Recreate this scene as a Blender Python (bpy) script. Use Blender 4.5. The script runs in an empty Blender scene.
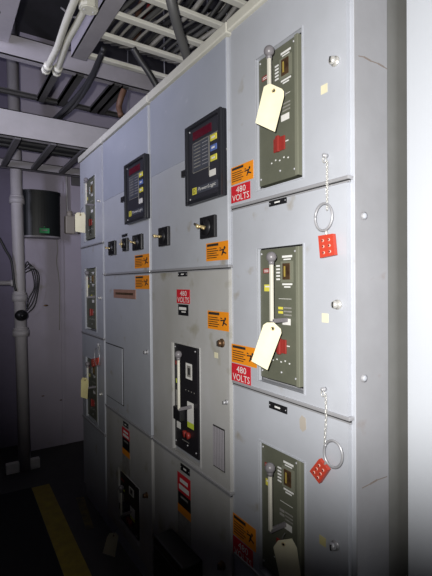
import bpy, bmesh, math, random
from mathutils import Vector, Matrix
random.seed(7)
C = bpy.context.scene.collection
PI = math.pi
# ------------------------------------------------------------------ camera model
H = 1.65; F = 424.0; D = 0.92            # eye height, focal length (px), distance to the switchgear face
yaw = math.atan(276 / F); pitch = math.radians(-0.73); roll = math.radians(0.5)
f0 = Vector((math.sin(yaw), math.cos(yaw), 0)); r0 = Vector((math.cos(yaw), -math.sin(yaw), 0)); u0 = Vector((0, 0, 1))
fw = f0 * math.cos(pitch) + u0 * math.sin(pitch)
up = u0 * math.cos(pitch) - f0 * math.sin(pitch)
cr = r0 * math.cos(roll) - up * math.sin(roll)
cu = up * math.cos(roll) + r0 * math.sin(roll)
EYE = Vector((0, 0, H))
def ray(px, py): return fw + cr * ((px - 216) / F) - cu * ((py - 288) / F)
def onX(px, py, X=D): v = ray(px, py); return EYE + v * (X / v.x)
def onY(px, py, Y): v = ray(px, py); return EYE + v * (Y / v.y)
def onZ(px, py, Z): v = ray(px, py); return EYE + v * ((Z - H) / v.z)
cam = bpy.data.cameras.new('camera'); co = bpy.data.objects.new('camera', cam); C.objects.link(co)
cam.sensor_fit = 'AUTO'; cam.sensor_width = 36; cam.lens = 36 * F / 576; cam.clip_start = 0.02
m = Matrix((cr, cu, -fw)).transposed().to_4x4(); m.translation = EYE; co.matrix_world = m
bpy.context.scene.camera = co

# ------------------------------------------------------------------ materials
def mat(name, col, rough=0.5, metal=0.0, var=None, scale=6, amt=0.5, bump=0.0, stretch=(1, 1, 1), spots=None, emit=0):
    M = bpy.data.materials.new(name); M.use_nodes = True
    n = M.node_tree.nodes; l = M.node_tree.links; b = n['Principled BSDF']
    b.inputs['Base Color'].default_value = (*col, 1); b.inputs['Roughness'].default_value = rough; b.inputs['Metallic'].default_value = metal
    if emit:
        b.inputs['Emission Color'].default_value = (*col, 1); b.inputs['Emission Strength'].default_value = emit
    if var or bump:
        tc = n.new('ShaderNodeTexCoord'); mp = n.new('ShaderNodeMapping'); mp.inputs['Scale'].default_value = stretch
        l.new(tc.outputs['Object'], mp.inputs['Vector'])
        nz = n.new('ShaderNodeTexNoise'); nz.inputs['Scale'].default_value = scale; nz.inputs['Detail'].default_value = 8; nz.inputs['Roughness'].default_value = 0.62
        l.new(mp.outputs['Vector'], nz.inputs['Vector'])
        out = None
        if var:
            rp = n.new('ShaderNodeValToRGB'); rp.color_ramp.elements[0].position = 0.5 - 0.25 * amt - 0.05; rp.color_ramp.elements[1].position = 0.5 + 0.25 * amt + 0.05
            rp.color_ramp.elements[0].color = (*var, 1); rp.color_ramp.elements[1].color = (*col, 1)
            l.new(nz.outputs['Fac'], rp.inputs['Fac']); out = rp.outputs['Color']
        if spots:
            n2 = n.new('ShaderNodeTexNoise'); n2.inputs['Scale'].default_value = spots[1]; n2.inputs['Detail'].default_value = 6
            l.new(tc.outputs['Object'], n2.inputs['Vector'])
            r2 = n.new('ShaderNodeValToRGB'); r2.color_ramp.elements[0].position = spots[2]; r2.color_ramp.elements[1].position = spots[2] + 0.12
            l.new(n2.outputs['Fac'], r2.inputs['Fac'])
            mx = n.new('ShaderNodeMixRGB'); l.new(r2.outputs['Color'], mx.inputs['Fac'])
            if out: l.new(out, mx.inputs['Color1'])
            else: mx.inputs['Color1'].default_value = (*col, 1)
            mx.inputs['Color2'].default_value = (*spots[0], 1); out = mx.outputs['Color']
        if out: l.new(out, b.inputs['Base Color'])
        if bump:
            bp = n.new('ShaderNodeBump'); bp.inputs['Strength'].default_value = bump; bp.inputs['Distance'].default_value = 0.01
            l.new(nz.outputs['Fac'], bp.inputs['Height']); l.new(bp.outputs['Normal'], b.inputs['Normal'])
    return M
M = dict(
    paint=mat('grey_paint', (.455, .475, .52), .42, 0, (.39, .405, .44), 6, 1.1, spots=((.33, .31, .28), 11, .64)),
    blue=mat('blue_grey', (.375, .40, .465), .4, 0, (.335, .36, .425), 7, 1.0, spots=((.46, .48, .54), 14, .68)),
    dirty=mat('stained_grey_paint', (.46, .46, .465), .5, 0, (.37, .365, .34), 3.5, .8, stretch=(1, 1.2, .7), spots=((.27, .25, .18), 6, .585)),
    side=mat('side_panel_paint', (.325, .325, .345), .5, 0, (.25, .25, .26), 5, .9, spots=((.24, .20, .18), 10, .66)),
    sidedark=mat('rear_side_dark', (.20, .20, .19), .6, 0, (.155, .155, .145), 6, .9),
    trim=mat('cream_steel', (.62, .61, .54), .45, 0, (.52, .51, .45), 9, .8),
    steel=mat('zinc_steel', (.42, .42, .44), .38, .35),
    chrome=mat('polished_steel', (.62, .61, .58), .3, .45),
    olive=mat('olive_plate', (.125, .13, .095), .42, 0, (.10, .105, .078), 14, .8),
    olive2=mat('olive_edge', (.18, .185, .14), .4),
    black=mat('black_plastic', (.012, .012, .014), .4),
    blackplate=mat('black_breaker_plate', (.016, .015, .018), .35),
    dark=mat('dark_recess', (.02, .02, .02), .7),
    meter=mat('meter_black', (.018, .019, .024), .32),
    meterin=mat('meter_inner', (.028, .028, .038), .5),
    display=mat('dark_red_display', (.10, .006, .018), .2),
    keypad=mat('keypad_grey', (.06, .065, .085), .4),
    white=mat('white_print', (.75, .75, .73), .6),
    paper=mat('paper_label', (.72, .71, .68), .7),
    dimpaper=mat('soiled_paper', (.30, .29, .27), .8, 0, (.2, .19, .17), 30),
    tagcream=mat('cream_tag', (.74, .70, .50), .65, 0, (.66, .62, .43), 14),
    tagyellow=mat('yellowed_tag', (.62, .56, .26), .7, 0, (.5, .44, .2), 14),
    lever=mat('cream_lever', (.60, .58, .50), .35),
    knobgrey=mat('grey_knob', (.17, .16, .17), .35),
    orange=mat('orange_sticker', (.80, .27, .012), .5),
    red=mat('red_sticker', (.56, .018, .03), .5),
    redp=mat('red_plastic', (.26, .028, .022), .45),
    haspred=mat('red_vinyl', (.50, .055, .03), .45),
    holeglint=mat('hasp_hole_glints', (.75, .42, .34), .5),  # highlights on the hasp holes, put in as a pale colour
    yellow=mat('yellow_print', (.68, .62, .08), .5),
    ochre=mat('ochre_indicator', (.36, .27, .06), .5),
    yellowgreen=mat('lime_print', (.55, .66, .06), .5),
    bluebtn=mat('blue_button', (.10, .16, .42), .4),
    brown=mat('wood_tone_plate', (.34, .19, .145), .5, 0, (.27, .15, .11), 20),
    rustmark=mat('brown_dirt', (.20, .165, .145), .7),
    rust=mat('rusty_brass', (.20, .12, .06), .4, .6, (.09, .05, .03), 40),
    brass=mat('brass', (.62, .50, .26), .3, .5),
    wall=mat('lavender_wall_paint', (.47, .43, .51), .75, 0, (.41, .375, .455), 4, 1.0, bump=.1, spots=((.36, .33, .33), 7, .69)),
    wallp=mat('dark_violet_recess', (.20, .18, .26), .8, 0, (.17, .15, .22), 4),  # darker violet than the main far wall
    wallr=mat('pale_wall_paint', (.53, .555, .60), .6),
    ceil=mat('dark_ceiling', (.05, .048, .055), .9, 0, (.03, .03, .032), 3),
    floor=mat('worn_floor', (.075, .072, .072), .7, 0, (.05, .048, .05), 6, .8),
    mat_=mat('black_rubber', (.012, .012, .014), .85),
    stripe=mat('yellow_floor_paint', (.42, .32, .03), .7, 0, (.3, .22, .03), 16),
    stripe2=mat('worn_yellow_paint', (.22, .17, .05), .8, 0, (.08, .075, .06), 18),
    rail=mat('grey_rail', (.38, .36, .39), .55, .1, (.29, .275, .30), 7, 1.0),
    railpale=mat('pale_rail', (.44, .42, .43), .55, .1, (.36, .35, .35), 7, 1.0),
    raildark=mat('dark_rail', (.14, .135, .14), .5, .2),
    rungc=mat('cream_rung', (.78, .77, .70), .45, 0, (.68, .67, .6), 8),
    rungd=mat('dark_rung', (.055, .053, .052), .5),
    conduit=mat('cream_conduit', (.56, .55, .47), .45),
    pipe=mat('painted_pipe', (.46, .44, .45), .5, 0, (.38, .36, .38), 5),
    beige=mat('beige_fitting', (.42, .38, .33), .6),
    cblack=mat('black_cable', (.018, .018, .02), .5), cgrey=mat('grey_cable', (.085, .085, .085), .5),
    cpale=mat('pale_cable', (.32, .31, .29), .5), cred=mat('red_cable', (.35, .03, .03), .5), corange=mat('brown_cable', (.10, .05, .03), .6),
    green=mat('green_label', (.03, .30, .10), .5), binblack=mat('bin_black', (.010, .012, .013), .45),
)
# ------------------------------------------------------------------ mesh builder
class MB:
    def __init__(s): s.v = []; s.f = []; s.mi = []; s.mats = []; s.sm = []
    def idx(s, m):
        if m not in s.mats: s.mats.append(m)
        return s.mats.index(m)
    def add(s, vs, fs, m, smooth=False):
        o = len(s.v); s.v += [Vector(v) for v in vs]; k = s.idx(m)
        for f in fs: s.f.append([o + i for i in f]); s.mi.append(k); s.sm.append(smooth)
        return s
    def bm(s, bm, m, smooth=False):
        bm.verts.index_update(); s.add([v.co.copy() for v in bm.verts], [[v.index for v in f.verts] for f in bm.faces], m, smooth); bm.free(); return s
    def box(s, lo, hi, m, bev=0.0):
        lo = Vector(lo); hi = Vector(hi); a = Vector([min(x, y) for x, y in zip(lo, hi)]); b = Vector([max(x, y) for x, y in zip(lo, hi)])
        bm = bmesh.new(); bmesh.ops.create_cube(bm, size=1)
        for v in bm.verts: v.co = Vector([(a[i] + b[i]) / 2 + v.co[i] * (b[i] - a[i]) for i in range(3)])
        if bev: bmesh.ops.bevel(bm, geom=bm.edges[:], offset=bev, segments=2, affect='EDGES', profile=.5)
        return s.bm(bm, m)
    def tube(s, pts, r, m, seg=10, rads=None):
        pts = [Vector(p) for p in pts]; vs = []; fs = []
        t0 = (pts[1] - pts[0]).normalized(); n = t0.orthogonal().normalized()
        for i, p in enumerate(pts):
            t = (pts[min(i + 1, len(pts) - 1)] - pts[max(i - 1, 0)]).normalized()
            n = (n - t * n.dot(t)).normalized(); b = t.cross(n); rr = rads[i] if rads else r
            for k in range(seg):
                a = 2 * PI * k / seg; vs.append(p + (n * math.cos(a) + b * math.sin(a)) * rr)
        for i in range(len(pts) - 1):
            for k in range(seg):
                fs.append([i * seg + k, i * seg + (k + 1) % seg, (i + 1) * seg + (k + 1) % seg, (i + 1) * seg + k])
        fs.append(list(range(seg))[::-1]); fs.append([(len(pts) - 1) * seg + k for k in range(seg)])
        return s.add(vs, fs, m, True)
    def cyl(s, a, b, r, m, seg=20, r2=None): return s.tube([a, b], r, m, seg, [r, r if r2 is None else r2])
    def ball(s, c, r, m, sc=(1, 1, 1)):
        bm = bmesh.new(); bmesh.ops.create_uvsphere(bm, u_segments=16, v_segments=10, radius=r)
        for v in bm.verts: v.co = Vector(c) + Vector([v.co[i] * sc[i] for i in range(3)])
        return s.bm(bm, m, True)
    def ring(s, c, a, b, r, m, seg=28, arc=2 * PI, start=0):          # a, b: half-axis vectors
        full = abs(arc - 2 * PI) < 1e-4; n = seg
        pts = [Vector(c) + Vector(a) * math.cos(start + arc * i / n) + Vector(b) * math.sin(start + arc * i / n) for i in range(n + (0 if full else 1))]
        if full: pts += pts[:2]
        return s.tube(pts, r, m, 8)
    def prism(s, poly, nrm, t, m):                                  # polygon extruded by t along nrm
        nrm = Vector(nrm); k = len(poly); vs = [Vector(p) for p in poly] + [Vector(p) + nrm * t for p in poly]
        fs = [list(range(k)), list(range(k, 2 * k))[::-1]] + [[i, k + i, k + (i + 1) % k, (i + 1) % k] for i in range(k)]
        bm = bmesh.new(); bv = [bm.verts.new(v) for v in vs]
        for f in fs: bm.faces.new([bv[i] for i in f])
        bmesh.ops.recalc_face_normals(bm, faces=bm.faces[:]); return s.bm(bm, m)
    # -- things lying on a face parallel to the switchgear front (right = -Y, up = Z, out = -X)
    def plate(s, R, X, t, m, bev=0.0):
        return s.box((X - t, R[0], R[2]), (X, R[1], R[3]), m, bev)
    def sub(s, R, u0, u1, v0, v1, X, t, m, bev=0.0): return s.plate(uv(R, u0, u1, v0, v1), X, t, m, bev)
    def text(s, body, R, X, m, shear=0.0):                            # text filling rectangle R
        cv = bpy.data.curves.new('t', 'FONT'); cv.body = body; cv.shear = shear; cv.align_x = 'LEFT'; cv.resolution_u = 2; cv.space_line = .85
        ob = bpy.data.objects.new('t', cv); C.objects.link(ob)
        dg = bpy.context.evaluated_depsgraph_get(); me = bpy.data.meshes.new_from_object(ob.evaluated_get(dg))
        vs = [v.co.copy() for v in me.vertices]; fs = [list(p.vertices) for p in me.polygons]
        bpy.data.objects.remove(ob); bpy.data.curves.remove(cv); bpy.data.meshes.remove(me)
        x0 = min(v.x for v in vs); x1 = max(v.x for v in vs); y0 = min(v.y for v in vs); y1 = max(v.y for v in vs)
        out = [Vector((X, R[1] + (R[0] - R[1]) * (v.x - x0) / (x1 - x0), R[2] + (R[3] - R[2]) * (v.y - y0) / (y1 - y0))) for v in vs]
        return s.add(out, fs, m)
    def build(s, name, parent=None, label=None, off=None):
        root = parent
        while root is not None and root.parent is not None: root = root.parent
        o = off if off is not None else (root.location if root is not None else Vector((0, 0, 0)))
        me = bpy.data.meshes.new(name); me.from_pydata([v - o for v in s.v], [], s.f)
        for m in s.mats: me.materials.append(M[m])
        me.polygons.foreach_set('material_index', s.mi); me.polygons.foreach_set('use_smooth', s.sm); me.validate(); me.update()
        ob = bpy.data.objects.new(name, me); C.objects.link(ob)
        if parent is not None: ob.parent = parent
        elif off is not None: ob.location = off
        if label: ob['label'] = label
        return ob
def uv(R, u0, u1, v0, v1):          # sub rectangle: u left to right, v top to bottom
    w = R[1] - R[0]; h = R[3] - R[2]
    return (R[1] - u1 * w, R[1] - u0 * w, R[3] - v1 * h, R[3] - v0 * h)
def rect(x0, x1, yt, yb, X=D):       # pixel extents -> (Ymin, Ymax, zmin, zmax) on the plane
    xm = (x0 + x1) / 2; ym = (yt + yb) / 2
    return (onX(x1, ym, X).y, onX(x0, ym, X).y, onX(xm, yb, X).z, onX(xm, yt, X).z)
def quad(TL, TR, BR, BL, X=D):
    a, b, c, d = [onX(*p, X) for p in (TL, TR, BR, BL)]
    return ((b.y + c.y) / 2, (a.y + d.y) / 2, (c.z + d.z) / 2, (a.z + b.z) / 2)
def thing(name, label, cat, loc, group=None):
    o = bpy.data.objects.new(name, None); C.objects.link(o); o.location = loc; o.empty_display_size = .05
    o['label'] = label; o['category'] = cat
    if group: o['group'] = group
    return o
def tag(o, label, cat, group=None):
    o['label'] = label; o['category'] = cat
    if group: o['group'] = group
    return o
def struct(o, label=None, cat=None):
    o['kind'] = 'structure'
    if label: o['label'] = label; o['category'] = cat or 'structure'
    return o
def smooth(pts, n=6):                # Catmull-Rom
    P = [Vector(p) for p in pts]; P = [P[0] * 2 - P[1]] + P + [P[-1] * 2 - P[-2]]; out = []
    for i in range(1, len(P) - 2):
        for k in range(n):
            t = k / n; a, b, c, d = P[i - 1:i + 3]
            out.append(.5 * ((2 * b) + (c - a) * t + (2 * a - 5 * b + 4 * c - d) * t * t + (3 * b - a - 3 * c + d) * t ** 3))
    return out + [P[-2]]

# ------------------------------------------------------------------ the room
YW = 4.5; ZC = 4.1          # far wall and ceiling height
struct(MB().box((-3, -2, -.1), (3.2, YW + .5, 0), 'floor').build('floor'), 'dark worn concrete floor of the switch room', 'floor')
xs = onY(24, 300, YW).x
struct(MB().box((xs, YW, 0), (3.2, YW + .2, ZC), 'wall').build('wall_back'), 'lavender grey far wall at the end of the aisle', 'wall')
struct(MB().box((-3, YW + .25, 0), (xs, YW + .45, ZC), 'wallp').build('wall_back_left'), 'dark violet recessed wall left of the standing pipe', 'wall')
struct(MB().box((onY(407.5, 290, .735).x, -1.6, 0), (1.33, .735, 2.90), 'wallr').build('wall_right'), 'pale smooth wall end beside the nearest cabinet', 'wall')
struct(MB().box((-3, -2, ZC), (3.2, YW + .5, ZC + .1), 'ceil').build('ceiling'), 'dark ceiling above the cable ladders', 'ceiling')
sx = onY(61, 330, YW).x
struct(MB().box((sx, YW - .012, .0), (sx + .035, YW, 2.7), 'wall', .003).build('trim_1'), 'narrow vertical seam strip on the far wall', 'trim')

# ------------------------------------------------------------------ switchgear cabinets
YA = [onX(352, 290).y, onX(231, 290).y, onX(151, 290).y, onX(104, 290).y, onX(81, 290).y]
TOP = onX(240, 22.7).z
zA = [TOP, (onX(235, 206.5).z + onX(351, 178).z) / 2, (onX(236, 383).z + onX(351, 419).z) / 2]; zA.append(zA[2] - (zA[1] - zA[2])); zA.append(.10)
zB = [TOP, (onX(157.5, 271.7).z + onX(230.4, 265.4).z) / 2, (onX(140, 428).z + onX(232, 497).z + onX(151.6, 437).z) / 3, .10]
XF = D + .016     # frame front, the doors stand proud of it
XB = D + .07      # body front behind the openings
def cabinet(y0, y1, label, rows, holes, doormat, framemat='paint'):
    t = thing('switchgear_cabinet', label, 'electrical cabinet', ((D + .6), (y0 + y1) / 2, 0), 'switchgear cabinets standing in one row')
    b = MB()
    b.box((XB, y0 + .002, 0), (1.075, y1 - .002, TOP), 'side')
    b.box((1.075, y0 + .014, 0), (1.95, y1 - .002, TOP - .005), 'sidedark')  # rear part of the side, a darker grey
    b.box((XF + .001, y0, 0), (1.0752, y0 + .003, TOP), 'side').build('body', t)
    w = .028; f = MB()
    f.box((XF, y0 + .002, 0), (XB, y0 + w, TOP), framemat, .003); f.box((XF, y1 - w, 0), (XB, y1 - .002, TOP), framemat, .003)
    for z in rows[1:-1]: f.box((XF, y0 + w, z - .02), (XB, y1 - w, z + .02), framemat, .002)
    f.box((XF, y0 + w, 0), (XB, y1 - w, rows[-1] + .02), framemat); f.box((XF, y0 + w, TOP - .03), (XB, y1 - w, TOP), framemat)
    f.build('frame', t)
    MB().box((D - .012, y0 + .002, TOP), (XB + .02, y1 - .002, TOP + .04), 'trim', .004).build('top_channel', t)
    doors = []
    for i in range(len(rows) - 1):
        zt = rows[i] - .006; zb = rows[i + 1] + .006; a = y0 + .016; c = y1 - .016; d = MB(); R = holes[i]; dm = doormat[i]
        if R:
            d.box((D, a, zb), (XF, R[0], zt), dm); d.box((D, R[1], zb), (XF, c, zt), dm)
            d.box((D, R[0], R[3]), (XF, R[1], zt), dm); d.box((D, R[0], zb), (XF, R[1], R[2]), dm)
            g = .004                                     # rolled lip round the opening
            d.box((D - .003, R[0] - g, R[2] - g), (D + .001, R[0], R[3] + g), dm); d.box((D - .003, R[1], R[2] - g), (D + .001, R[1] + g, R[3] + g), dm)
            d.box((D - .003, R[0], R[3]), (D + .001, R[1], R[3] + g), dm); d.box((D - .003, R[0], R[2] - g), (D + .001, R[1], R[2]), dm)
        else: d.box((D, a, zb), (XF, c, zt), dm, .003)
        doors.append(d.build('door', t))
    for z in rows[1:-1]:
        MB().box((D - .006, y0 + .006, z - .004), (XF, y1 - .01, z + .006), 'steel', .002).box((D - .0008, y0 + .006, z - .008), (D + .004, y1 - .01, z - .004), 'dark').box((D - .003, y0 + .006, z - .012), (D + .004, y1 - .01, z - .008), 'steel').build('drip_rail', t)
    return t, doors
RA1 = quad((256, 59), (302.5, 28), (302.5, 178), (257, 190)); RA2 = quad((258.6, 248), (303.6, 245), (303.6, 394), (258.6, 380))
wA = (min(RA1[0], RA2[0]), max(RA1[1], RA2[1])); hA = ((RA1[3] - RA1[2]) + (RA2[3] - RA2[2])) / 2
tA3 = (onX(259, 440).z + onX(303, 463).z) / 2
RA1 = (*wA, RA1[2], RA1[3]); RA2 = (*wA, RA2[2], RA2[3]); RA3 = (*wA, tA3 - hA, tA3)
RB2 = quad((172, 342.5), (199.5, 348), (201, 467), (173.5, 448.5))
RC3 = quad((119, 468), (140, 490), (140, 575), (119, 545)); RC3 = (RC3[0], RC3[1], max(RC3[2], .17), RC3[3])
wD = ((onX(95.5, 210).y + onX(96.5, 300).y) / 2, (onX(84.2, 210).y + onX(85.2, 300).y) / 2)
RD = [(*wD, r[2], r[3]) for r in (RA1, RA2, RA3)]
cabA, dA = cabinet(YA[0], YA[1], 'nearest pale grey switchgear cabinet with three olive breakers beside the pale wall', zA, [RA1, RA2, RA3, None], ['paint'] * 4)
cabB, dB = cabinet(YA[1], YA[2], 'grey switchgear cabinet with the larger looking meter, two rotary switches and a black breaker', zB, [None, RB2, None], ['paint', 'dirty', 'dirty'])
cabC, dC = cabinet(YA[2], YA[3], 'grey switchgear cabinet with three small rotary switches and a wood-brown plate', zB, [None, None, RC3], ['paint', 'paint', 'dirty'])
cabD, dD = cabinet(YA[3], YA[4], 'farthest narrow switchgear cabinet, nearest the lavender end wall', zA, RD + [None], ['paint'] * 4)

# thin sheets giving the upper doors a bluer tone
zU = onX(170, 168).z
for cab, ya, yb in ((cabB, YA[1], YA[2]), (cabC, YA[2], YA[3])):
    MB().box((D - .003, ya + .018, zU), (D + .001, yb - .018, TOP - .01), 'blue', .001).build('upper_sheet', cab, 'bluish grey upper sheet')
# stickers ----------------------------------------------------------
XS = D - .0005
def warning(cab, x0, x1, yt, yb, X=XS):
    R = rect(x0, x1, yt, yb); b = MB().plate(R, X, .0012, 'orange'); X2 = X - .0016
    b.sub(R, .05, .58, .06, .20, X2, .0003, 'dark')
    for i in range(5): b.sub(R, .05, .5 + .08 * (i % 2), .32 + .12 * i, .37 + .12 * i, X2, .0003, 'rust')
    c = uv(R, .62, .95, .3, .75); w = c[1] - c[0]; h = c[3] - c[2]       # dark hazard pictogram
    b.ball((X2, c[0] + w * .3, c[3] - h * .12), w * .12, 'dark', (.05, 1, 1))
    P = lambda u, v: (X2, c[1] - u * w, c[3] - v * h)
    for p in ([(.5, .2), (.7, .3), (.5, .75), (.35, .7)], [(.0, .3), (.5, .25), (.5, .4), (.05, .45)], [(.4, .65), (.55, .7), (.4, 1), (.25, 1)], [(.6, .55), (.95, .75), (.9, .9), (.5, .7)], [(.1, .0), (.3, .15), (.2, .2), (0, .1)]):
        b.prism([P(*q) for q in p], (-1, 0, 0), .0003, 'dark')
    return b.build('warning_sticker', cab)
def volts(cab, x0, x1, yt, yb, X=XS):
    R = rect(x0, x1, yt, yb); b = MB().plate(R, X, .0012, 'red')
    b.text('480', uv(R, .28, .78, .1, .46), X - .0016, 'white'); b.text('VOLTS', uv(R, .07, .95, .55, .92), X - .0016, 'white')
    return b.build('voltage_sign', cab, 'red sticker lettered 480 VOLTS')
def nameplate(cab, x0, x1, yt, yb):
    R = rect(x0, x1, yt, yb); b = MB().plate(R, D, .003, 'black', .0008)
    for u in (.06, .94): b.ball((D - .003, R[1] - u * (R[1] - R[0]), (R[2] + R[3]) / 2), .0022, 'steel')
    b.sub(R, .34, .64, .38, .62, D - .003, .0004, 'white'); return b.build('nameplate', cab)
def flat(cab, x0, x1, yt, yb, m, name, label=None, X=D, t=.0015):
    return MB().plate(rect(x0, x1, yt, yb), X, t, m).build(name, cab, label)
warning(cabA, 231.5, 253.5, 164, 182); volts(cabA, 231.5, 250.5, 184, 201)
warning(cabA, 232, 257, 346, 365); volts(cabA, 232, 251, 365, 383)
warning(cabA, 233.5, 256, 521, 543); volts(cabA, 233.5, 253, 543, 562)
warning(cabB, 206.5, 228.5, 242, 260.5); warning(cabB, 208, 229, 311.5, 330)
warning(cabC, 135, 149.5, 254.5, 268); warning(cabC, 135.5, 149.5, 275.5, 289)
nameplate(cabA, 269.5, 287, 199, 205); nameplate(cabA, 269.5, 287.5, 404, 411)
nameplate(cabB, 178.5, 187.5, 272, 276.5); nameplate(cabB, 181, 190, 466, 473)
nameplate(cabC, 123.5, 128.5, 422.5, 427)
volts(cabB, 177, 190, 289.5, 303.5); 
R = rect(178.5, 188.5, 304.5, 315.5); MB().plate(R, D, .0015, 'black').sub(R, .08, .8, .25, .5, D - .0015, .0004, 'paper').sub(R, .35, .75, .62, .72, D - .0015, .0004, 'paper').build('circuit_label', cabB, 'black label below the red sign')
def lowsign(cab, x0, x1, ys):
    a, b_, c, d, e = ys; R = rect(x0, x1, a, e); h = e - a; s = MB().plate(R, D, .0012, 'dimpaper')
    f = lambda y: (y - a) / h
    s.sub(R, 0, 1, 0, f(b_), D - .0012, .0004, 'red'); s.sub(R, .05, 1, f(b_), f(c), D - .0012, .0004, 'black'); s.sub(R, 0, 1, f(c), f(d), D - .0012, .0004, 'orange')
    s.sub(R, .2, .8, f(b_) * .25, f(b_) * .45, D - .0017, .0002, 'white'); s.sub(R, .12, .88, f(b_) * .6, f(b_) * .85, D - .0017, .0002, 'white')
    s.sub(R, .25, .8, f(b_) + .05, f(b_) + .08, D - .0017, .0002, 'dimpaper')
    return s.build('danger_sign', cab, 'red black and orange sign above white paper')
lowsign(cabB, 178, 191, (476, 495, 508, 516, 539)); lowsign(cabC, 122.5, 130, (429, 439, 450, 456, 473))
MB().plate(rect(114, 136, 289.5, 298.5), D, .003, 'brown', .001).sub(rect(114, 136, 289.5, 298.5), .1, .9, .35, .6, D - .003, .0004, 'rust').build('wood_tone_plate', cabC, 'reddish brown nameplate')
for x, y in ((324, 89), (325, 318), (322.5, 541)): flat(cabA, x - 3, x + 3.5, y - 4.5, y + 4.5, 'tagyellow' if y > 500 else 'tagcream', 'inspection_sticker', 'small cream sticker', t=.0008)
flat(cabB, 214.5, 218, 352.5, 358, 'tagcream', 'inspection_sticker', 'small cream sticker', t=.0008)
R = quad((106.5, 343), (123, 349), (123, 405), (106.5, 394)); MB().plate((R[0] - .012, R[1] + .004, R[2] - .006, R[3] + .006), D, .0008, 'dark').plate(R, D, .004, 'paint', .001).build('access_plate', cabC)
# louvre on the lower door of the second cabinet
R = rect(213.5, 225, 427, 469); b = MB().plate(R, D, .002, 'dark')
for i in range(7): b.sub(R, .04 + .14 * i, .12 + .14 * i, .03, .97, D - .002, .0025, 'rail')
b.build('vent_grille', cabB)
# door hardware -------------------------------------------------------
def knob(door, px, py, r=.011, m='chrome', pr=.014):
    p = onX(px, py, D); b = MB().cyl(p, p + Vector((-.004, 0, 0)), r * 1.25, m); b.cyl(p, p + Vector((-pr, 0, 0)), r * .6, m)
    b.ball(p + Vector((-pr, 0, 0)), r, m, (.75, 1, 1)).box(p + Vector((-pr - r * .85, -r * .16, -r * .7)), p + Vector((-pr, r * .16, r * .7)), 'dark'); return b.build('door_latch', door)
knob(dA[0], 335.5, 61.5); knob(dA[1], 338, 304.5); knob(dA[2], 336, 545, .011, 'steel')
knob(dB[0], 226, 149.5, .007); knob(dB[1], 222.3, 343, .014, 'rust'); knob(dB[1], 227, 402, .008, 'steel'); knob(dB[2], 147, 495, .013, 'rust'); knob(dB[2], 223, 565, .014, 'rust')
knob(dC[0], 147.6, 188, .008); knob(dC[1], 147.5, 352, .011, 'steel'); knob(dC[1], 103.9 + 2, 274, .008, 'steel')
knob(dD[0], 100, 201, .009); knob(dD[1], 101, 298, .009); knob(dD[2], 102, 394, .01)
# brown stain round a missing plate
p = onX(303, 424); MB().prism([p + Vector((-.0012, dy, dz)) for dy, dz in ((-.012, .02), (.004, .026), (.014, .012), (.012, -.016), (.0, -.024), (-.014, -.012))], (1, 0, 0), .0008, 'beige').build('rust_mark', dA[2])
# bolts on the side panel
for x, y in ((363, 216), (363, 378)):
    p = onY(x, y, YA[0] + .002); MB().cyl(p, p + Vector((0, -.006, 0)), .011, 'side').ball(p + Vector((0, -.006, 0)), .008, 'paint', (1, .5, 1)).build('bolt', cabA)
for pts in (((358.5, 56), (364, 57), (371, 61), (378, 63.5), (384, 67), (387, 69)), ((362, 488), (370, 484), (377, 480), (387, 476.5))):
    q = [onY(x, y, YA[0]) for x, y in pts]; b = MB()
    for i in range(len(q) - 1):
        hh = Vector((0, 0, .0014 + .0012 * (i % 2))); b.prism([q[i] - hh, q[i + 1] - hh, q[i + 1] + hh, q[i] + hh], (0, -1, 0), .0004, 'rustmark')
    b.build('scratch_mark', cabA, 'brown scratch across the side panel')
# door chain eyes live with the hasps; rotary switches
def rotary(cab, x0, x1, yt, yb, ang, n=1.0):
    R = rect(x0, x1, yt, yb, D - .016); sw = MB().plate(R, D, .016, 'black', .003); c = Vector((D - .016, (R[0] + R[1]) / 2, (R[2] + R[3]) / 2)); w = R[1] - R[0]
    sw.cyl(c, c + Vector((-.008, 0, 0)), w * .3, 'black'); o = sw.build('rotary_switch', cab)
    k = MB(); a = math.radians(ang); d = Vector((0, math.cos(a), math.sin(a)))
    k.cyl(c + Vector((-.006, 0, 0)), c + Vector((-.042 * n, 0, 0)), .0055 * n, 'brass'); k.ball(c + Vector((-.042 * n, 0, 0)), .0085 * n, 'brass')
    k.tube([c + Vector((-.03 * n, 0, 0)) - d * w * .28, c + Vector((-.03 * n, 0, 0)) + d * w * .42], .005 * n, 'brass'); k.build('switch_handle', o, 'brass coloured switch handle'); return o
rotary(cabB, 158, 167.5, 227, 246, 10); rotary(cabB, 199.5, 214, 216, 238, 20)
rotary(cabC, 108, 114.3, 241, 255, 10, .75); rotary(cabC, 122, 126.5, 238, 251, 90, .6); rotary(cabC, 132, 141, 234.5, 250, 15, .75)
flat(cabC, 122, 127.5, 234, 237, 'black', 'nameplate')
flat(cabB, 183.5, 188.5, 170.5 + 0, 177, 'black', 'keyhole_cover', t=.012); flat(cabC, 122.5, 126, 197, 202, 'black', 'keyhole_cover', t=.012)
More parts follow.
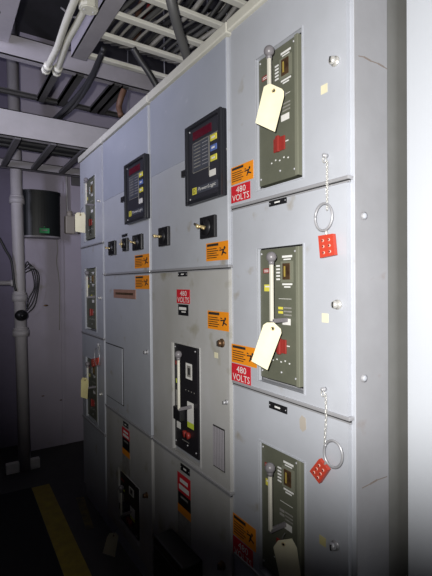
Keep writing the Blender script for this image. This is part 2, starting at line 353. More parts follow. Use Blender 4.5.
# power meters
def power_meter(cab, q):
    R = quad(*q, X=D - .03); Xm = D - .02; m = MB().plate(R, D, .02, 'meter', .005)
    w = R[1] - R[0]; e = .012
    for a in (uv(R, 0, .07, 0, 1), uv(R, .93, 1, 0, 1), uv(R, .07, .93, 0, .05), uv(R, .07, .93, .95, 1)): m.plate(a, Xm, .012, 'meter', .003)
    m.sub(R, .07, .93, .05, .95, Xm, .001, 'meterin')
    for u, v in ((.1, .07), (.9, .07), (.1, .93), (.9, .93)): c = uv(R, u, u, v, v); m.ball((Xm - .001, c[0], c[2]), .004, 'steel')
    o = m.build('power_meter', cab); X = Xm - .001
    MB().sub(R, .2, .72, .10, .20, X, .002, 'display').build('red_display', o, 'dark red display window')
    k = MB().sub(R, .2, .64, .25, .60, X, .002, 'keypad', .0005)
    for i in range(7): k.sub(R, .23, .42, .28 + .043 * i, .292 + .043 * i, X - .002, .0004, 'dimpaper'); k.sub(R, .47, .62, .285 + .043 * i, .293 + .043 * i, X - .002, .0004, 'steel')
    for a in ((.19, .66, .24, .247), (.19, .66, .605, .612), (.19, .2, .24, .612), (.645, .66, .24, .72), (.66, .9, .24, .247)): k.sub(R, *a, X, .0015, 'dimpaper')
    k.build('keypad', o)
    for v, mm in ((.29, 'yellow'), (.41, 'bluebtn'), (.53, 'yellow')):
        q_ = MB().sub(R, .70, .86, v - .035, v + .035, X, .004, mm, .0015).sub(R, .74, .82, v - .01, v + .012, X - .004, .0005, 'paper'); q_.build('button', o, ('yellow' if mm == 'yellow' else 'blue') + ' button')
    MB().sub(R, .66, .82, .66, .735, X, .001, 'paper').build('white_label', o)
    l = MB().sub(R, .18, .88, .80, .885, X, .002, 'keypad').sub(R, .18, .3, .80, .885, X - .002, .0008, 'yellow').text('D', uv(R, .21, .27, .815, .87), X - .0032, 'black')
    l.text('PowerLogic', uv(R, .34, .84, .815, .87), X - .0026, 'white', .3); l.build('maker_plate', o)
    MB().plate((R[1], R[1] + w * .07, R[2] + (R[3] - R[2]) * .27, R[2] + (R[3] - R[2]) * .38), D, .014, 'black', .002).build('hinge_tab', o)
power_meter(cabB, ((184.8, 128), (220.8, 107), (220.8, 195), (185.4, 206)))
power_meter(cabC, ((124, 164.6), (144.8, 154), (144.8, 219), (124.5, 224)))
# black box standing off the lower door of the second cabinet
a = onX(172, 531); c = onX(203, 556)
MB().box((D - .10, c.y, .05), (D, a.y, (a.z + c.z) / 2), 'black', .008).box((D - .104, c.y + .02, .1), (D - .099, a.y - .02, (a.z + c.z) / 2 - .04), 'dark', .002).build('control_box', cabB, 'black box standing off the lower door')

# ------------------------------------------------------------------ circuit breakers
def breaker(R, label, pm='olive', style='olive', knobp=None, leverlen=.17, simple=False):
    Xp = D + .008; w = R[1] - R[0]; h = R[3] - R[2]
    t = thing('circuit_breaker', label, 'circuit breaker', (D + .045, (R[0] + R[1]) / 2, R[2]), 'circuit breakers set into the cabinet doors')
    fp = MB().plate((R[0] + .002, R[1] - .002, R[2] + .002, R[3] - .002), D + .068, .03, 'dark')  # near-black backing, left bare on the right in place of edge shadow
    fp.plate((R[0] + w * .13, R[1] - .004, R[2] + h * .03, R[3] - .004), D + .05, .042, pm, .002)
    if style == 'olive': fp.plate((R[0] + w * .10, R[0] + w * .17, R[2] + h * .03, R[3] - .004), D + .05, .048, 'olive2', .002)
    for u, v in ((.06, .04), (.80, .04), (.06, .92), (.80, .92), (.5, .9)):
        c = uv(R, u, u, v, v); fp.ball((Xp, c[0], c[2]), .004, 'steel')
    for u0, u1, v0, v1, mm in (([(.53, .74, .065, .08, 'white'), (.56, .71, .088, .097, 'white'), (.53, .74, .262, .274, 'white'), (.57, .70, .282, .292, 'white')] +
           [(.40, .48, .13 + .024 * i, .142 + .024 * i, 'white') for i in range(5)] + [(.45, .72, .37, .373, 'paper')] +
           [(.44, .54, .43 + .03 * i, .448 + .03 * i, 'yellow' if label.startswith('olive breaker in the middle') else 'dimpaper') for i in range(2)] +
           [(.56, .72, .43 + .025 * i, .440 + .025 * i, 'dimpaper') for i in range(3)] +
           [(.30 + .09 * i, .325 + .09 * i, .82 - .012 * (i % 2), .83 - .012 * (i % 2), 'white') for i in range(5)] + [(.62, .68, .70, .707, 'white')]) if style == 'olive' else
           [(.44 + .1 * i, .46 + .1 * i, .40, .41, 'dimpaper') for i in range(4)] + [(.3, .55, .87, .875, 'dimpaper')]):
        fp.sub(R, u0, u1, v0, v1, Xp, .0006, mm)
    fo = fp.build('faceplate', t)
    def mk(name, items, label=None):
        b = MB()
        for u0, u1, v0, v1, m, tt in items: b.sub(R, u0, u1, v0, v1, Xp, tt, m)
        return b.build(name, fo, label)
    if style == 'olive':
        iw = MB().sub(R, .50, .76, .105, .255, Xp, .001, 'olive2').sub(R, .55, .70, .12, .235, Xp - .001, .003, 'rust' , .001).sub(R, .585, .615, .14, .215, Xp - .004, .0006, 'ochre')
        iw.build('indicator_window', t, 'ochre indicator window')
        mk('red_label', [(.10, .24, .15, .185, 'redp', .0006), (.12, .22, .16, .165, 'white', .0008), (.12, .22, .172, .177, 'white', .0008)])
        mk('yellow_label', [(.12, .27, .27, .32, 'yellow', .0006), (.14, .25, .28, .29, 'paper', .0008)])
        mk('white_label', [(.53, .70, .51, .555, 'paper', .0006)])
        c = uv(R, .5, .5, .71, .71); cc = Vector((Xp, c[0], c[2]))
        rb = MB().box(cc + Vector((-.006, -w * .12, -h * .05)), cc + Vector((0, w * .12, h * .05)), 'redp', .002).box(cc + Vector((-.016, -w * .035, -h * .058)), cc + Vector((-.005, w * .035, h * .058)), 'redp', .003)
        rb.build('trip_button', t, 'red trip button')
    else:
        mk('white_label', [(.46, .68, .16, .30, 'paper', .0008), (.50, .64, .18, .28, 'dimpaper', .001), (.54, .61, .20, .26, 'dark', .0012)])
        mk('rating_label', [(.50, .72, .50, .68, 'paper', .0008), (.50, .72, .68, .73, 'yellowgreen', .0008)])
        mk('soiled_label', [(.07, .2, .44, .62, 'dimpaper', .0008)]); mk('white_label', [(.1, .24, .73, .79, 'paper', .0008)])
        mk('yellow_label', [(.08, .24, .335, .375, 'yellowgreen', .0008)])
        mk('red_label', [(.06, .22, .17, .205, 'redp', .0008)])
        rb = MB()
        for u in (.44, .56): c = uv(R, u, u, .80, .80); cc = Vector((Xp, c[0], c[2])); rb.cyl(cc, cc + Vector((-.014, 0, 0)), w * .06, 'redp')
        rb.build('trip_button', t, 'red trip buttons'); c = uv(R, .3, .3, .62, .62); cc = Vector((Xp, c[0], c[2]))
        MB().box(cc + Vector((-.03, -w * .13, -h * .07)), cc + Vector((0, w * .13, h * .05)), 'black', .004).build('handle_housing', t)
    K = onX(*knobp[:2], knobp[2]); lz = K.z - leverlen
    lv = MB().box((K.x - .005, K.y - .0055, lz), (K.x + .005, K.y + .0055, K.z), 'lever', .002)
    lv.box((K.x - .003, K.y - .0055, lz - .006), (Xp + .004, K.y + .0055, lz + .008), 'knobgrey', .002); lo = lv.build('charging_handle', t, 'cream charging lever')
    MB().ball(K, .0165, 'knobgrey').cyl(K - Vector((0, 0, .024)), K - Vector((0, 0, .010)), .009, 'knobgrey').build('handle_knob', lo, 'round grey knob')
    return t, K, lz
XK = D - .055
breaker(RA1, 'olive breaker in the top cell of the nearest cabinet, cream tag over its lever', knobp=(269, 51, XK), leverlen=.12)
breaker(RA2, 'olive breaker in the middle cell of the nearest cabinet, long cream lever above its tag', knobp=(271.3, 257, XK), leverlen=.20)
breaker(RA3, 'dim olive breaker in the bottom cell of the nearest cabinet, cut by the frame', knobp=(270, 468, XK), leverlen=.20)
breaker(RB2, 'black breaker with lime and white labels in the stained door below the 480 volt sign', 'blackplate', 'black', knobp=(178.3, 354.5, XK), leverlen=.24)
breaker(RC3, 'dark breaker low in the cabinet left of the black control box', 'blackplate', 'black', knobp=(121, 488, XK), leverlen=.16)
breaker(RD[0], 'olive breaker in the top cell of the farthest cabinet, beside the end wall', knobp=(86, 180, XK), leverlen=.17)
breaker(RD[1], 'olive breaker in the middle cell of the farthest cabinet, without a hanging tag', knobp=(87, 273, XK), leverlen=.17)
breaker(RD[2], 'olive breaker in the bottom cell of the farthest cabinet, behind a yellowed tag', knobp=(87.5, 364, XK), leverlen=.17)

# ------------------------------------------------------------------ hanging tags
def hang_tag(poly, hole, X, label, m='tagcream', hook=None, turn=30):
    c = onX(*hole, X); nn = Vector((-math.cos(math.radians(turn)), -math.sin(math.radians(turn)), 0))     # the card hangs free and has twisted on its tie
    def onP(x, y): v = ray(x, y); return EYE + v * (nn.dot(c - EYE) / nn.dot(v))
    P = [onP(x, y) for x, y in poly]; t = thing('lockout_tag', label, 'tag', c, 'cream card tags hanging from breaker handles')
    n = len(P); cen = sum(P, Vector()) / n
    card = MB().prism(P, nn, .0015, m); card.build('card', t); tt = Vector((-nn.y, nn.x, 0))
    e = MB(); e.ring(c + nn * .002, tt * .005, Vector((0, 0, .005)), .0014, 'brass', 16); e.cyl(c, c + nn * .0025, .0042, 'dark', 14); e.build('eyelet', t)
    if hook:
        h = onX(*hook, X + .012); MB().tube(smooth([c + Vector((-.003, 0, 0)), (c + h) / 2 + Vector((-.005, .004, 0)), h]), .0012, 'cgrey', 6).build('tie', t)
    return t
hang_tag([(264, 87), (268, 84.5), (271, 84), (282, 89), (284, 91.5), (284, 97), (275, 132), (255.5, 123)], (274, 91), D - .066, 'large cream tag hanging over the upper breaker of the nearest cabinet', hook=(268.5, 84))
hang_tag([(263.5, 325), (267, 322.5), (274, 322.5), (281, 329), (281.5, 333), (267.5, 370), (251.5, 361)], (273, 328.5), D - .066, 'large cream tag hanging over an orange sticker on the nearest cabinet', hook=(272.2, 322))
hang_tag([(273.5, 547), (278, 540.5), (292, 538.5), (297, 548), (303, 592), (283, 592)], (283.5, 544), D - .066, 'dim cream tag at the bottom edge of the picture on the nearest cabinet', hook=(285, 533))
hang_tag([(75, 214.5), (77, 212.5), (84, 212.5), (85.5, 215), (85.3, 233), (75.3, 231.5)], (80.5, 215), D - .075, 'small cream tag seen against the lavender wall on the top breaker of the farthest cabinet', hook=(83, 207), turn=75)
hang_tag([(81, 380), (82.5, 377.5), (87, 378), (88.5, 381), (87.5, 399), (80.8, 397)], (85, 380), D - .075, 'yellowed tag on the lowest breaker of the farthest cabinet', 'tagyellow', hook=(86, 374), turn=75)
hang_tag([(107, 537), (109.5, 533), (116, 532.5), (118.5, 536), (115, 557), (102.5, 553)], (113.5, 535.5), D - .07, 'dim tan tag low down in front of the dark breaker near the floor', 'tagcream', hook=(118, 528), turn=75)

# ------------------------------------------------------------------ lockout hasps on chains
def hasp(label, hook, chain, ringc, rx, rz, body, tilt=0.0, n=15, X=D - .016):
    h = onX(*hook, D); t = thing('lockout_hasp', label, 'lockout hasp', h, 'red lockout hasps hanging on chains')
    hk = MB().cyl(h, h + Vector((-.012, 0, 0)), .006, 'steel').ball(h + Vector((-.012, 0, 0)), .006, 'steel').ring(h + Vector((-.011, 0, -.012)), Vector((0, .006, 0)), Vector((0, 0, .008)), .0015, 'chrome', 14); hk.build('hook', t)
    pts = smooth([onX(x, y, X + .003) for x, y in chain], 12); ch = MB(); L = [0]
    for a, b in zip(pts, pts[1:]): L.append(L[-1] + (b - a).length)
    for i in range(n):
        s = L[-1] * (i + .5) / n; k = max(j for j in range(len(L)) if L[j] <= s); k = min(k, len(pts) - 2); p = pts[k].lerp(pts[k + 1], (s - L[k]) / max(1e-6, L[k + 1] - L[k])); d = (pts[k + 1] - pts[k]).normalized()
        side = Vector((0, 1, 0)) if i % 2 else Vector((1, 0, 0)); ch.ring(p, d * (L[-1] / n * .62), side * .0032, .0011, 'chrome', 10)
    ch.build('chain', t)
    c = onX(*ringc, X - .004); sc = (c - onX(ringc[0] + 1, ringc[1], X - .004)).length; ax = Vector((0, math.cos(tilt), math.sin(tilt))); az = Vector((0, -math.sin(tilt), math.cos(tilt)))
    B = [onX(x, y, X) for x, y in body]; bc = sum(B, Vector()) / 4; top = (B[0] + B[1]) / 2
    rg = MB().ring(c, ax * rx * sc, az * rz * sc * .78, .0036, 'steel', 26); d = (top - c).normalized(); e = c + d * rz * sc * .78
    rg.tube([e, (e + top) / 2, top.lerp(bc, .2)], .004, 'chrome'); rg.build('ring', t, 'polished steel ring')
    bd = MB().prism([b + Vector((.006, 0, 0)) for b in B], (-1, 0, 0), .012, 'haspred'); Q = lambda u, v: B[0].lerp(B[1], u).lerp(B[3].lerp(B[2], u), v)
    for v in (.25, .52, .8):
        for u in (.3, .72):
            q = Q(u, v); bd.cyl(q + Vector((-.0055, 0, 0)), q + Vector((-.0072, 0, 0)), .0042, 'holeglint', 12); bd.cyl(q + Vector((-.0072, 0, 0)), q + Vector((-.0076, 0, 0)), .0025, 'redp', 10)
    bd.build('hasp_body', t, 'red coated hasp body'); return t
hasp('bright red lockout hasp hanging upright below the upper breaker of the nearest cabinet', (327, 156), [(327, 161), (327, 185), (327, 210)], (323.5, 217), 8.5, 13, [(319.5, 236), (334, 233.7), (336, 255), (321.4, 258)], .05, 22)
hasp('dark red lockout hasp hanging as a diamond beside the bottom breaker of the nearest cabinet', (325.5, 389), [(325.5, 394), (326, 415), (325, 435), (324.5, 450)], (333, 454), 8.5, 13, [(320.4, 458.5), (329.5, 469.5), (320.4, 483), (311, 470.7)], .35, 13)
hasp('small dim red hasp hanging on the farthest cabinet above the yellowed tag', (99.6, 344), [(99.5, 346), (99, 351), (98, 355)], (97, 357), 2.5, 3.5, [(92, 359), (98.5, 357.5), (99, 365), (92.5, 367)], .1, 6)

# ------------------------------------------------------------------ far wall fittings
def lathe_half(b, c, rx, ry, z0, z1, m, seg=20):
    poly = [Vector((c[0] + rx * math.cos(a), c[1] - ry * math.sin(a), z0)) for a in [PI * i / seg for i in range(seg + 1)]]
    return b.prism(poly, (0, 0, 1), z1 - z0, m)
a = onY(24.5, 232, YW - .15); c = onY(61, 232, YW - .15); zb = onY(43, 236, YW - .15).z; zt = onY(43, 191, YW - .15).z; cx = (a.x + c.x) / 2; rx = (c.x - a.x) / 2
t = thing('wall_bin', 'black round-fronted bin mounted on the lavender end wall with a small green label', 'bin', (cx, YW, zb))
lathe_half(MB().box((cx - rx, YW - .12, zb), (cx + rx, YW, zt), 'binblack', .004), (cx, YW - .12), rx, .07, zb + .002, zt - .002, 'binblack').build('shell', t)
lathe_half(MB().box((cx - rx - .006, YW - .12, zt - .03), (cx + rx + .006, YW, zt), 'binblack', .004), (cx, YW - .12), rx + .006, .077, zt - .03, zt, 'binblack').build('lid', t)
lathe_half(MB().box((cx - rx, YW - .12, zb - .015), (cx + rx, YW, zb), 'rail'), (cx, YW - .12), rx, .075, zb - .015, zb, 'rail').build('base_rim', t, 'grey rim under the black shell')
g = onY(44.5, 230.5, YW - .195); lb = MB().box(g + Vector((-.045, -.004, -.026)), g + Vector((.045, .01, .022)), 'green', .001)
lb.box(g + Vector((-.028, -.005, -.004)), g + Vector((.026, -.003, .008)), 'dimpaper')
lb.ball(g + Vector((0, .0, .035)), .007, 'green'); lb.build('green_label', t, 'small green label')
# standing pipe
py_ = onZ(24, 470, 0).y
pt = onY(16, 172, py_); base = Vector((onY(24.8, 462, py_).x, py_, 0))
def onpipe(y): q = onY(20, y, py_); s = (pt.z - q.z) / pt.z; return pt.lerp(base, s)
t = thing('standpipe', 'pale painted vertical pipe with a black valve in front of the end wall', 'pipe', base)
MB().cyl(pt + (pt - base).normalized() * 1.3, base, .049, 'pipe', 24).build('pipe', t)
for y, r, hh in ((201, .062, .055), (298, .063, .06), (333, .068, .055)):
    q = onpipe(y); MB().cyl(q - Vector((0, 0, hh / 2)), q + Vector((0, 0, hh / 2)), r, 'pipe', 24).cyl(q + Vector((0, 0, hh / 2)), q + Vector((0, 0, hh / 2 + .02)), r * .9, 'pipe', 24).build('coupling', t)
q = onpipe(315) + Vector((.0, -.065, 0)); MB().ball(q, .055, 'black', (1, .8, .9)).cyl(q, q + Vector((0, .06, 0)), .035, 'black').cyl(q + Vector((0, -.04, 0)), q + Vector((0, -.06, 0)), .02, 'black').build('valve', t, 'black round valve')
q = onpipe(283); MB().cyl(q, q + Vector((-1.2, .02, .01)), .02, 'pipe', 14).cyl(q + Vector((-.04, 0, 0)), q + Vector((-.07, 0, 0)), .03, 'pipe', 16).build('branch_pipe', t)
for x0, x1, y0, y1 in ((6, 19, 466, 476), (30, 39.5, 461, 469)):
    a = onY(x0, y1, py_); c = onY(x1, y0, py_); MB().box((a.x, py_ - .03, 0), (c.x, py_ + .03, .085), 'paper', .004).build('floor_block', t, 'white block at the foot of the pipe')
# cables by the pipe
t = thing('cable_coil', 'coil of thin dark cable hung behind the standing pipe', 'cable', onY(29, 270, YW - .05))
for i, (dx, dy) in enumerate(((0, 0), (2, 2), (-2, -2), (4, 5))):
    MB().tube(smooth([onY(x, y, YW - .04 - .02 * i) for x, y in ((25, 268 + dy), (30 + dx, 264 + dy), (35 + dx, 275), (35.5 + dx * .7, 288), (31 + dx, 300 + dy), (27, 309 + dy))]), .006, 'cblack', 6).build('loop', t)
q = onY(30, 268, YW); MB().box(q + Vector((-.02, -.12, -.01)), q + Vector((.02, .004, .01)), 'raildark', .002).build('hook', t)
tag(MB().tube(smooth([onY(x, y, py_ - .06) for x, y in ((-10, 228), (-1, 238), (5, 249), (11, 260), (13, 272), (14, 283), (16, 291))]), .010, 'cblack', 8).build('hanging_cable'), 'thick dark cable curving down from the left to the standing pipe', 'cable')
t = thing('wall_conduit', 'thin wall conduit with a beige fitting beside the black bin', 'conduit', onY(69, 234, YW))
p0 = onY(66, 172, YW - .03); p1 = onY(67.3, 208, YW - .03); p2 = onY(69, 218, YW - .03)
MB().tube(smooth([p0, p0.lerp(p1, .5), p1, p2]), .012, 'pipe', 10).build('tube', t)
a = onY(64, 234, YW); c = onY(73.5, 217, YW); MB().box((a.x, YW - .07, a.z), (c.x, YW, c.z), 'beige', .012).cyl(Vector(((a.x + c.x) / 2, YW - .035, c.z - .01)), Vector(((a.x + c.x) / 2, YW - .035, c.z + .05)), .028, 'beige').build('conduit_body', t, 'beige conduit fitting')
a = onY(71, 185.5, YW); c = onY(80.5, 175.5, YW); tag(MB().box((a.x, YW - .05, a.z), (c.x, YW, c.z), 'raildark', .004).box((a.x + .02, YW - .054, a.z + .02), (c.x - .02, YW - .05, c.z - .02), 'raildark', .001).build('junction_box'), 'small dark grey box high on the end wall near the farthest cabinet', 'electrical box')
tag(MB().tube(smooth([onY(x, y, YW - .008) for x, y in ((56.5, 238), (57.5, 250), (56.5, 262), (58.5, 275), (59.5, 292), (59.5, 330))]), .004, 'cpale', 6).build('wall_wire'), 'thin pale wire running down the end wall from under the black bin', 'wire')
for x, y in ((46, 305.5), (61, 400), (43, 396)):
    p = onY(x, y, YW - .004); MB().ball(p, .016 if x == 46 else .01, 'rust', (1.4, .3, .6)).build('wall_anchor_tmp')
o = bpy.data.objects
for i, nme in enumerate([x.name for x in o if x.name.startswith('wall_anchor_tmp')]):
    ob = o[nme]; ob.name = 'wall_anchor'; tag(ob, ('rusty anchor in the end wall right of the black pipe valve', 'small rusty anchor on the seam low on the end wall', 'small rusty anchor between the pipe and the wall seam')[i], 'anchor')

# ------------------------------------------------------------------ cable ladders overhead
def channel(b, p0, p1, w, h, m, axis):    # a C-section rail: web and two flanges
    x0, y0, z0 = p0; x1, y1, z1 = p1; tk = .006
    if axis == 'Y':
        b.box((x0, y0, z0), (x0 + tk, y1, z0 + h), m); b.box((x0, y0, z0), (x0 + w, y1, z0 + tk), m); b.box((x0, y0, z0 + h - tk), (x0 + w, y1, z0 + h), m)
    else:
        b.box((x0, y0, z0), (x1, y0 + tk, z0 + h), m); b.box((x0, y0, z0), (x1, y0 + w, z0 + tk), m); b.box((x0, y0, z0 + h - tk), (x1, y0 + w, z0 + h), m)
    return b
# ladder running along the aisle above the cabinets
zr = 2.95; xr = (onZ(104, 30, zr).x + onZ(82, 58, zr).x) / 2; ye = onZ(82, 60, zr).y
t = thing('cable_ladder', 'cable ladder with cream rungs running above the cabinet tops', 'cable ladder', (xr, 1.2, zr), 'overhead cable ladders')
channel(MB(), (xr - .065, -1, zr), (xr, ye, zr), .085, .12, 'rail', 'Y').build('side_rail', t)
channel(MB(), (1.5, -1, zr), (1.5, ye, zr), .05, .10, 'rail', 'Y').build('side_rail', t)
ry = [onZ(110, 12, zr + .03).y, onZ(110, 37, zr + .03).y, onZ(110, 61.5, zr + .03).y, onZ(170, 5.7, zr + .03).y]
st = ry[0] - ry[3]; ry += [ry[3] - st, ry[3] - 2 * st]
for y in ry:
    MB().box((xr - .02, y, zr + .03), (1.5, y + .040, zr + .052), 'rungc', .004).build('rung', t)
for x in (xr - .02, 1.53):
    for y in (.4, 2.2): MB().cyl((x, y, t.location.z + .04), (x, y, ZC), .006, 'steel', 8).build('hanger_rod', t)
# ladder crossing the aisle
yA_ = onZ(46, 64.6, zr).y; yA2 = 3.2
t = thing('cable_ladder', 'cable ladder with dark rungs crossing the aisle, above the wide pale one', 'cable ladder', (.3, yA_, zr), 'overhead cable ladders')
channel(MB(), (-2.5, yA_, zr), (2.2, yA_, zr), .05, .125, 'rail', 'X').build('side_rail', t)
channel(MB(), (-2.5, yA2, zr - .005), (2.2, yA2, zr), -.025, .03, 'rungd', 'X').build('side_rail', t, 'dark far rail')
for x in (-.55, -.25, .05, onZ(43, 88, zr).x, onZ(62, 96, zr).x, onZ(98, 101, zr).x, 1.02, 1.3, 1.6):
    MB().box((x, yA_ + .01, zr - .012), (x + .045, yA2, zr + .012), 'rungd').box((x, yA_ + .01, zr - .012), (x + .006, yA2, zr + .03), 'rungd').build('rung', t)
for x in (-1.2, 1.7):
    for y in (yA_ + .03, yA2 - .02): MB().cyl((x, y, t.location.z + .04), (x, y, ZC), .006, 'steel', 8).build('hanger_rod', t)
# the wide pale ladder near the end wall
zl = 2.66; yB = onZ(60, 144.2, zl).y; zBt = onY(60, 119, yB).z; yB2 = 4.0
t = thing('cable_ladder', 'lower cable ladder with a tall pale side rail just in front of the end wall', 'cable ladder', (.3, yB, zl), 'overhead cable ladders')
channel(MB(), (-2.5, yB, zl), (1.75, yB, zl), .05, zBt - zl, 'railpale', 'X').build('side_rail', t, 'tall pale side rail')
channel(MB(), (-2.5, yB2, zl - .01), (2.2, yB2, zl), .05, .07, 'rail', 'X').build('side_rail', t)
for q in ((20, 142), (55, 147), (88, 151)):
    x = onZ(*q, zl).x; MB().box((x - .045, yB + .01, zl - .01), (x, yB2, zl + .012), 'raildark').box((x - .006, yB + .01, zl - .01), (x, yB2, zl + .03), 'raildark').build('rung', t)
for x in (-.75, -.42, -.1): MB().box((x, yB + .01, zl - .01), (x + .045, yB2, zl + .012), 'raildark').build('rung', t)
for x in (-1.2, 1.6):
    for y in (yB + .03, yB2 + .03): MB().cyl((x, y, t.location.z + .04), (x, y, ZC), .006, 'steel', 8).build('hanger_rod', t)
# overhead channel at upper left
p = onY(8, 40, yA_); xq = onY(8, 40, yA_).x; zq = onY(8, 40, yA_).z
b = MB(); channel(b, (xq - .16, -.6, zq - .02), (xq, yA_ - .01, zq), .16, .1, 'rail', 'Y')
for i in range(14): b.ball((xq - .08, yA_ - .12 - .16 * i, zq - .02), .012, 'dark', (1, 1.6, .1))
so = b.build('strut_channel'); tag(so, 'slotted grey steel channel at the upper left, meeting the crossing ladder', 'steel channel')
for x, y in ((xq - .08, .2), (xq - .08, 2.2)): MB().cyl((x, y, zq + .08), (x, y, ZC), .006, 'steel', 8).build('hanger_rod', so)
# conduits and box under the ladders
zc = 2.90
def conduit(pts, label):
    P = [onZ(x, y, zc) for x, y in pts]; t = thing('white_conduit', label, 'conduit', P[-1], 'cream conduits under the crossing ladder')
    MB().tube(smooth(P), .0165, 'conduit', 12).build('tube', t)
    d = (P[-1] - P[-2]).normalized(); e = P[-1]
    MB().cyl(e - d * .035, e - d * .005, .025, 'conduit', 8).cyl(e - d * .005, e + d * .02, .020, 'conduit').cyl(e + d * .02, e + d * .04, .026, 'conduit', 8).build('connector', t)
conduit([(82, -18), (74, 2), (66, 22), (60.5, 38), (57, 48), (52, 58), (47, 68)], 'cream conduit bending down at the upper left, left of its twin')
conduit([(85, 8), (77, 24), (69, 38), (65, 48), (61, 60), (57.5, 70)], 'cream conduit running out of the white octagonal box overhead')
c = onZ(88.5, 5, zc - .005); oc = [c + Vector((.042 * math.cos(PI / 8 + k * PI / 4), .042 * math.sin(PI / 8 + k * PI / 4), -.022)) for k in range(8)]
t = thing('octagon_box', 'white octagonal junction box overhead at the end of a conduit', 'electrical box', c)
MB().prism(oc, (0, 0, 1), .05, 'conduit').build('box_body', t)
MB().prism([c + (p - c) * .85 + Vector((0, 0, -.0065)) for p in oc], (0, 0, 1), .003, 'conduit').ball(c + Vector((.02, 0, -.026)), .004, 'steel').ball(c + Vector((-.02, 0, -.026)), .004, 'steel').build('cover_plate', t)
MB().cyl(c + Vector((0, 0, .027)), (c.x, c.y, ZC), .006, 'steel', 8).build('hanger_rod', t)
# cables --------------------------------------------------------------
def cable(pts, r, m, label, group=None, name='power_cable'):
    return tag(MB().tube(smooth(pts), r, m, 8).build(name), label, 'cable', group)
G = 'cables lying in the ladder above the cabinets'
cols = ['cgrey', 'cblack', 'cpale', 'cgrey', 'cpale', 'cblack', 'cgrey', 'cpale', 'cpale', 'cgrey', 'cblack', 'cgrey', 'cpale', 'cpale', 'cgrey', 'cblack', 'cgrey', 'cblack']
cols = cols + cols[:11]
for i, m_ in enumerate(cols):
    x = xr + .05 + i * .0235; r = random.choice((.007, .009, .012)); z = zr + .056 + r + .02 * (i % 2); sway = lambda q: .03 * math.sin(q * 4.1) + .012 * math.sin(q * 11)
    pts = [(x + sway(y) + random.uniform(-.004, .004), y, z + random.random() * .008) for y in (-.6, .1, .5, .8, 1.0, 1.15, 1.3, 1.45, 1.6, 1.75, 1.9, 2.05, 2.2)] + [(x + sway(2.35), 2.35, z + .02), (x + sway(2.5), 2.5, z + .08)]
    cable(pts, r, m_, {'cblack': 'black', 'cgrey': 'grey', 'cpale': 'pale'}[m_] + ' cable lying lengthwise in the ladder above the cabinets', {'cblack': 'black ', 'cgrey': 'grey ', 'cpale': 'pale '}[m_] + G)
for i in range(10):
    x = xr + .05 + random.random() * .6; y = 1.2 + i * .11; m_ = ['cpale', 'cblack', 'cgrey'][i % 3]; dx = random.choice((-1, 1)) * random.uniform(.1, .25)
    cable([(x, y, zr + .2), (x + dx * .5, y + .1, zr + .17), (x + dx, y + .22, zr + .18), (x + dx * 1.2, y + .4, zr + .32)], random.choice((.006, .009, .012)), m_, {'cblack': 'black', 'cgrey': 'grey', 'cpale': 'pale'}[m_] + ' loose cable crossing over the lengthwise cables in the upper ladder', {'cblack': 'black ', 'cgrey': 'grey ', 'cpale': 'pale '}[m_] + 'loose cables in the upper ladder')
cable([(onZ(140, -8, 3.2)), onZ(150, 2, 3.19), onZ(149, 12, 3.18), onZ(143, 24, 3.17)], .02, 'cred', 'red cable showing between the cream rungs overhead')
cable([onZ(148, -6, 3.17), onZ(138, 12, 3.16), onZ(139, 30, 3.17), onZ(128, 46, 3.16)], .018, 'corange', 'brown cable looping between the cream rungs overhead')
# drops from the ladder to the cabinets
cable([onX(168, -12, .80), onX(173, 10, .84), onX(179, 32, .90), onX(186, 54, .97), onX(190, 66, 1.02)], .022, 'cgrey', 'thick grey cable slanting down across the cream rungs to the cabinet top')
cable([onX(133, 48, .84), onX(140, 60, .88), onX(149, 73, .93), onX(160, 92, 1.0)], .017, 'cblack', 'black cable slanting down to the cabinet top below the rungs')
cable([onZ(104, 48, 2.94), onZ(98, 62, 2.92), onZ(91, 77, 2.89), onZ(80, 93, 2.87), onZ(62, 112, 2.88), onZ(52, 121, 2.92)], .016, 'cblack', 'black cable sagging from the dark side rail toward the tall pale rail')
cable([onZ(103, 52, 2.93), onZ(96, 70, 2.90), onZ(86, 90, 2.86), onZ(72, 108, 2.87), onZ(58, 120, 2.92)], .013, 'cblack', 'thinner black cable sagging beside the thicker one overhead')
cable([onZ(124, 90, 2.80), onZ(121, 98, 2.75), onZ(119, 107, 2.70), onZ(121, 116, 2.64)], .018, 'corange', 'rusty brown cable end above the far cabinet tops')
G2 = 'dark cables lying in the lower ladder by the end wall'
for i in range(8):
    y = yB + .08 + i * .042; z = zl + .035
    cable([(-2.2, y, z), (-.6, y + random.uniform(-.01, .01), z), (.4, y + random.uniform(-.01, .01), z + .01), (1.3, y, z), (2.0, y, z)], random.choice((.018, .02)), 'cblack' if i % 3 else 'cgrey', ('black' if i % 3 else 'dark grey') + ' cable lying in the lower ladder by the end wall', G2 + (' black' if i % 3 else ' grey'))
G3 = 'pipes and cables high under the ceiling'
for i in range(9):
    z = 3.32 + .03 * (i % 4); y = .9 + .2 * i; cable([(-1.5, y + random.uniform(-.1, .1), z), (0, y, z + .02), (.8, y + random.uniform(-.06, .06), z), (2.4, y + random.uniform(-.1, .1), z)], random.choice((.012, .02, .03)), ['cgrey', 'cblack', 'cpale'][i % 3], ['grey', 'black', 'pale'][i % 3] + ' cable strung crosswise under the dark ceiling', ['grey ', 'black ', 'pale '][i % 3] + G3)

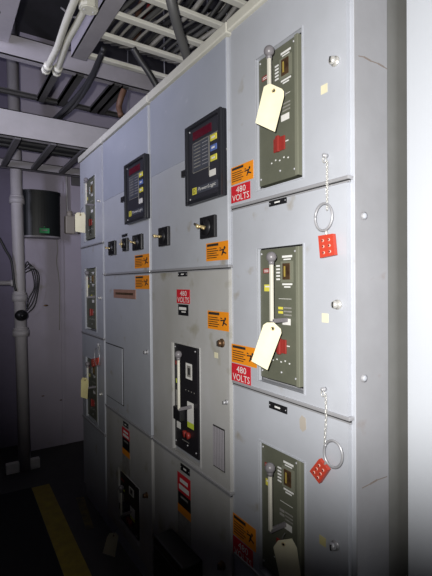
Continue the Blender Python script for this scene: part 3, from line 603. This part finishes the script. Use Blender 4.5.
# ------------------------------------------------------------------ floor markings and mat
def fl(pts): return [onZ(x, y, 0) for x, y in pts]
a, b_ = onZ(40.5, 486, 0), onZ(78, 576, 0); d = (b_ - a).normalized(); nrm = Vector((d.y, -d.x, 0)); w = abs((onZ(92, 574, 0) - onZ(66, 578, 0)).dot(nrm)) / 2
P = [a - nrm * w, a + nrm * w, b_ + d * .9 + nrm * w, b_ + d * .9 - nrm * w]
struct(MB().prism([p + Vector((0, 0, 0)) for p in P], (0, 0, 1), .002, 'stripe').build('trim_2'), 'yellow painted line on the floor', 'floor line')
s = fl([(76, 498), (84, 497), (94, 528), (86, 530)]); struct(MB().prism(s, (0, 0, 1), .002, 'stripe2').build('trim_3'), 'short worn yellow mark on the floor by the farthest cabinet', 'floor line')
s = [a + nrm * (w + .005), b_ + d * .9 + nrm * (w + .005), b_ + d * .9 + nrm * 2.2, a + nrm * 1.6 ]
tag(MB().prism(s, (0, 0, 1), .008, 'mat_').build('rubber_mat'), 'black rubber mat on the floor left of the yellow line', 'mat')

# ------------------------------------------------------------------ light
def look(o, loc, tgt):
    o.location = loc; o.rotation_euler = (Vector(tgt) - Vector(loc)).to_track_quat('-Z', 'Y').to_euler()
L = bpy.data.lights.new('camera_flash', 'SPOT'); L.energy = 150; L.spot_size = math.radians(132); L.spot_blend = .48; L.shadow_soft_size = .012; L.color = (1, .98, .95)
lo = bpy.data.objects.new('camera_flash', L); C.objects.link(lo); pos = EYE - cr * .05 + cu * .05 - fw * .02
look(lo, pos, pos + ray(340, 20))
A = bpy.data.lights.new('fill_light', 'AREA'); A.shape = 'RECTANGLE'; A.size = .3; A.size_y = 1.2; A.energy = 14; A.spread = math.radians(80); A.color = (.78, .78, 1)  # added bluish fill without a fixture, lifts the far upper area
ao = bpy.data.objects.new('fill_light', A); C.objects.link(ao); look(ao, (-1.5, 1.8, 2.6), (.9, 3.1, 3.15))
W = bpy.data.worlds.new('world'); bpy.context.scene.world = W; W.use_nodes = True
W.node_tree.nodes['Background'].inputs['Color'].default_value = (.55, .5, .75, 1); W.node_tree.nodes['Background'].inputs['Strength'].default_value = .007
v = bpy.context.scene.view_settings; v.view_transform = 'Standard'; v.look = 'None'; v.exposure = 0; v.gamma = 1; v.use_curve_mapping = False
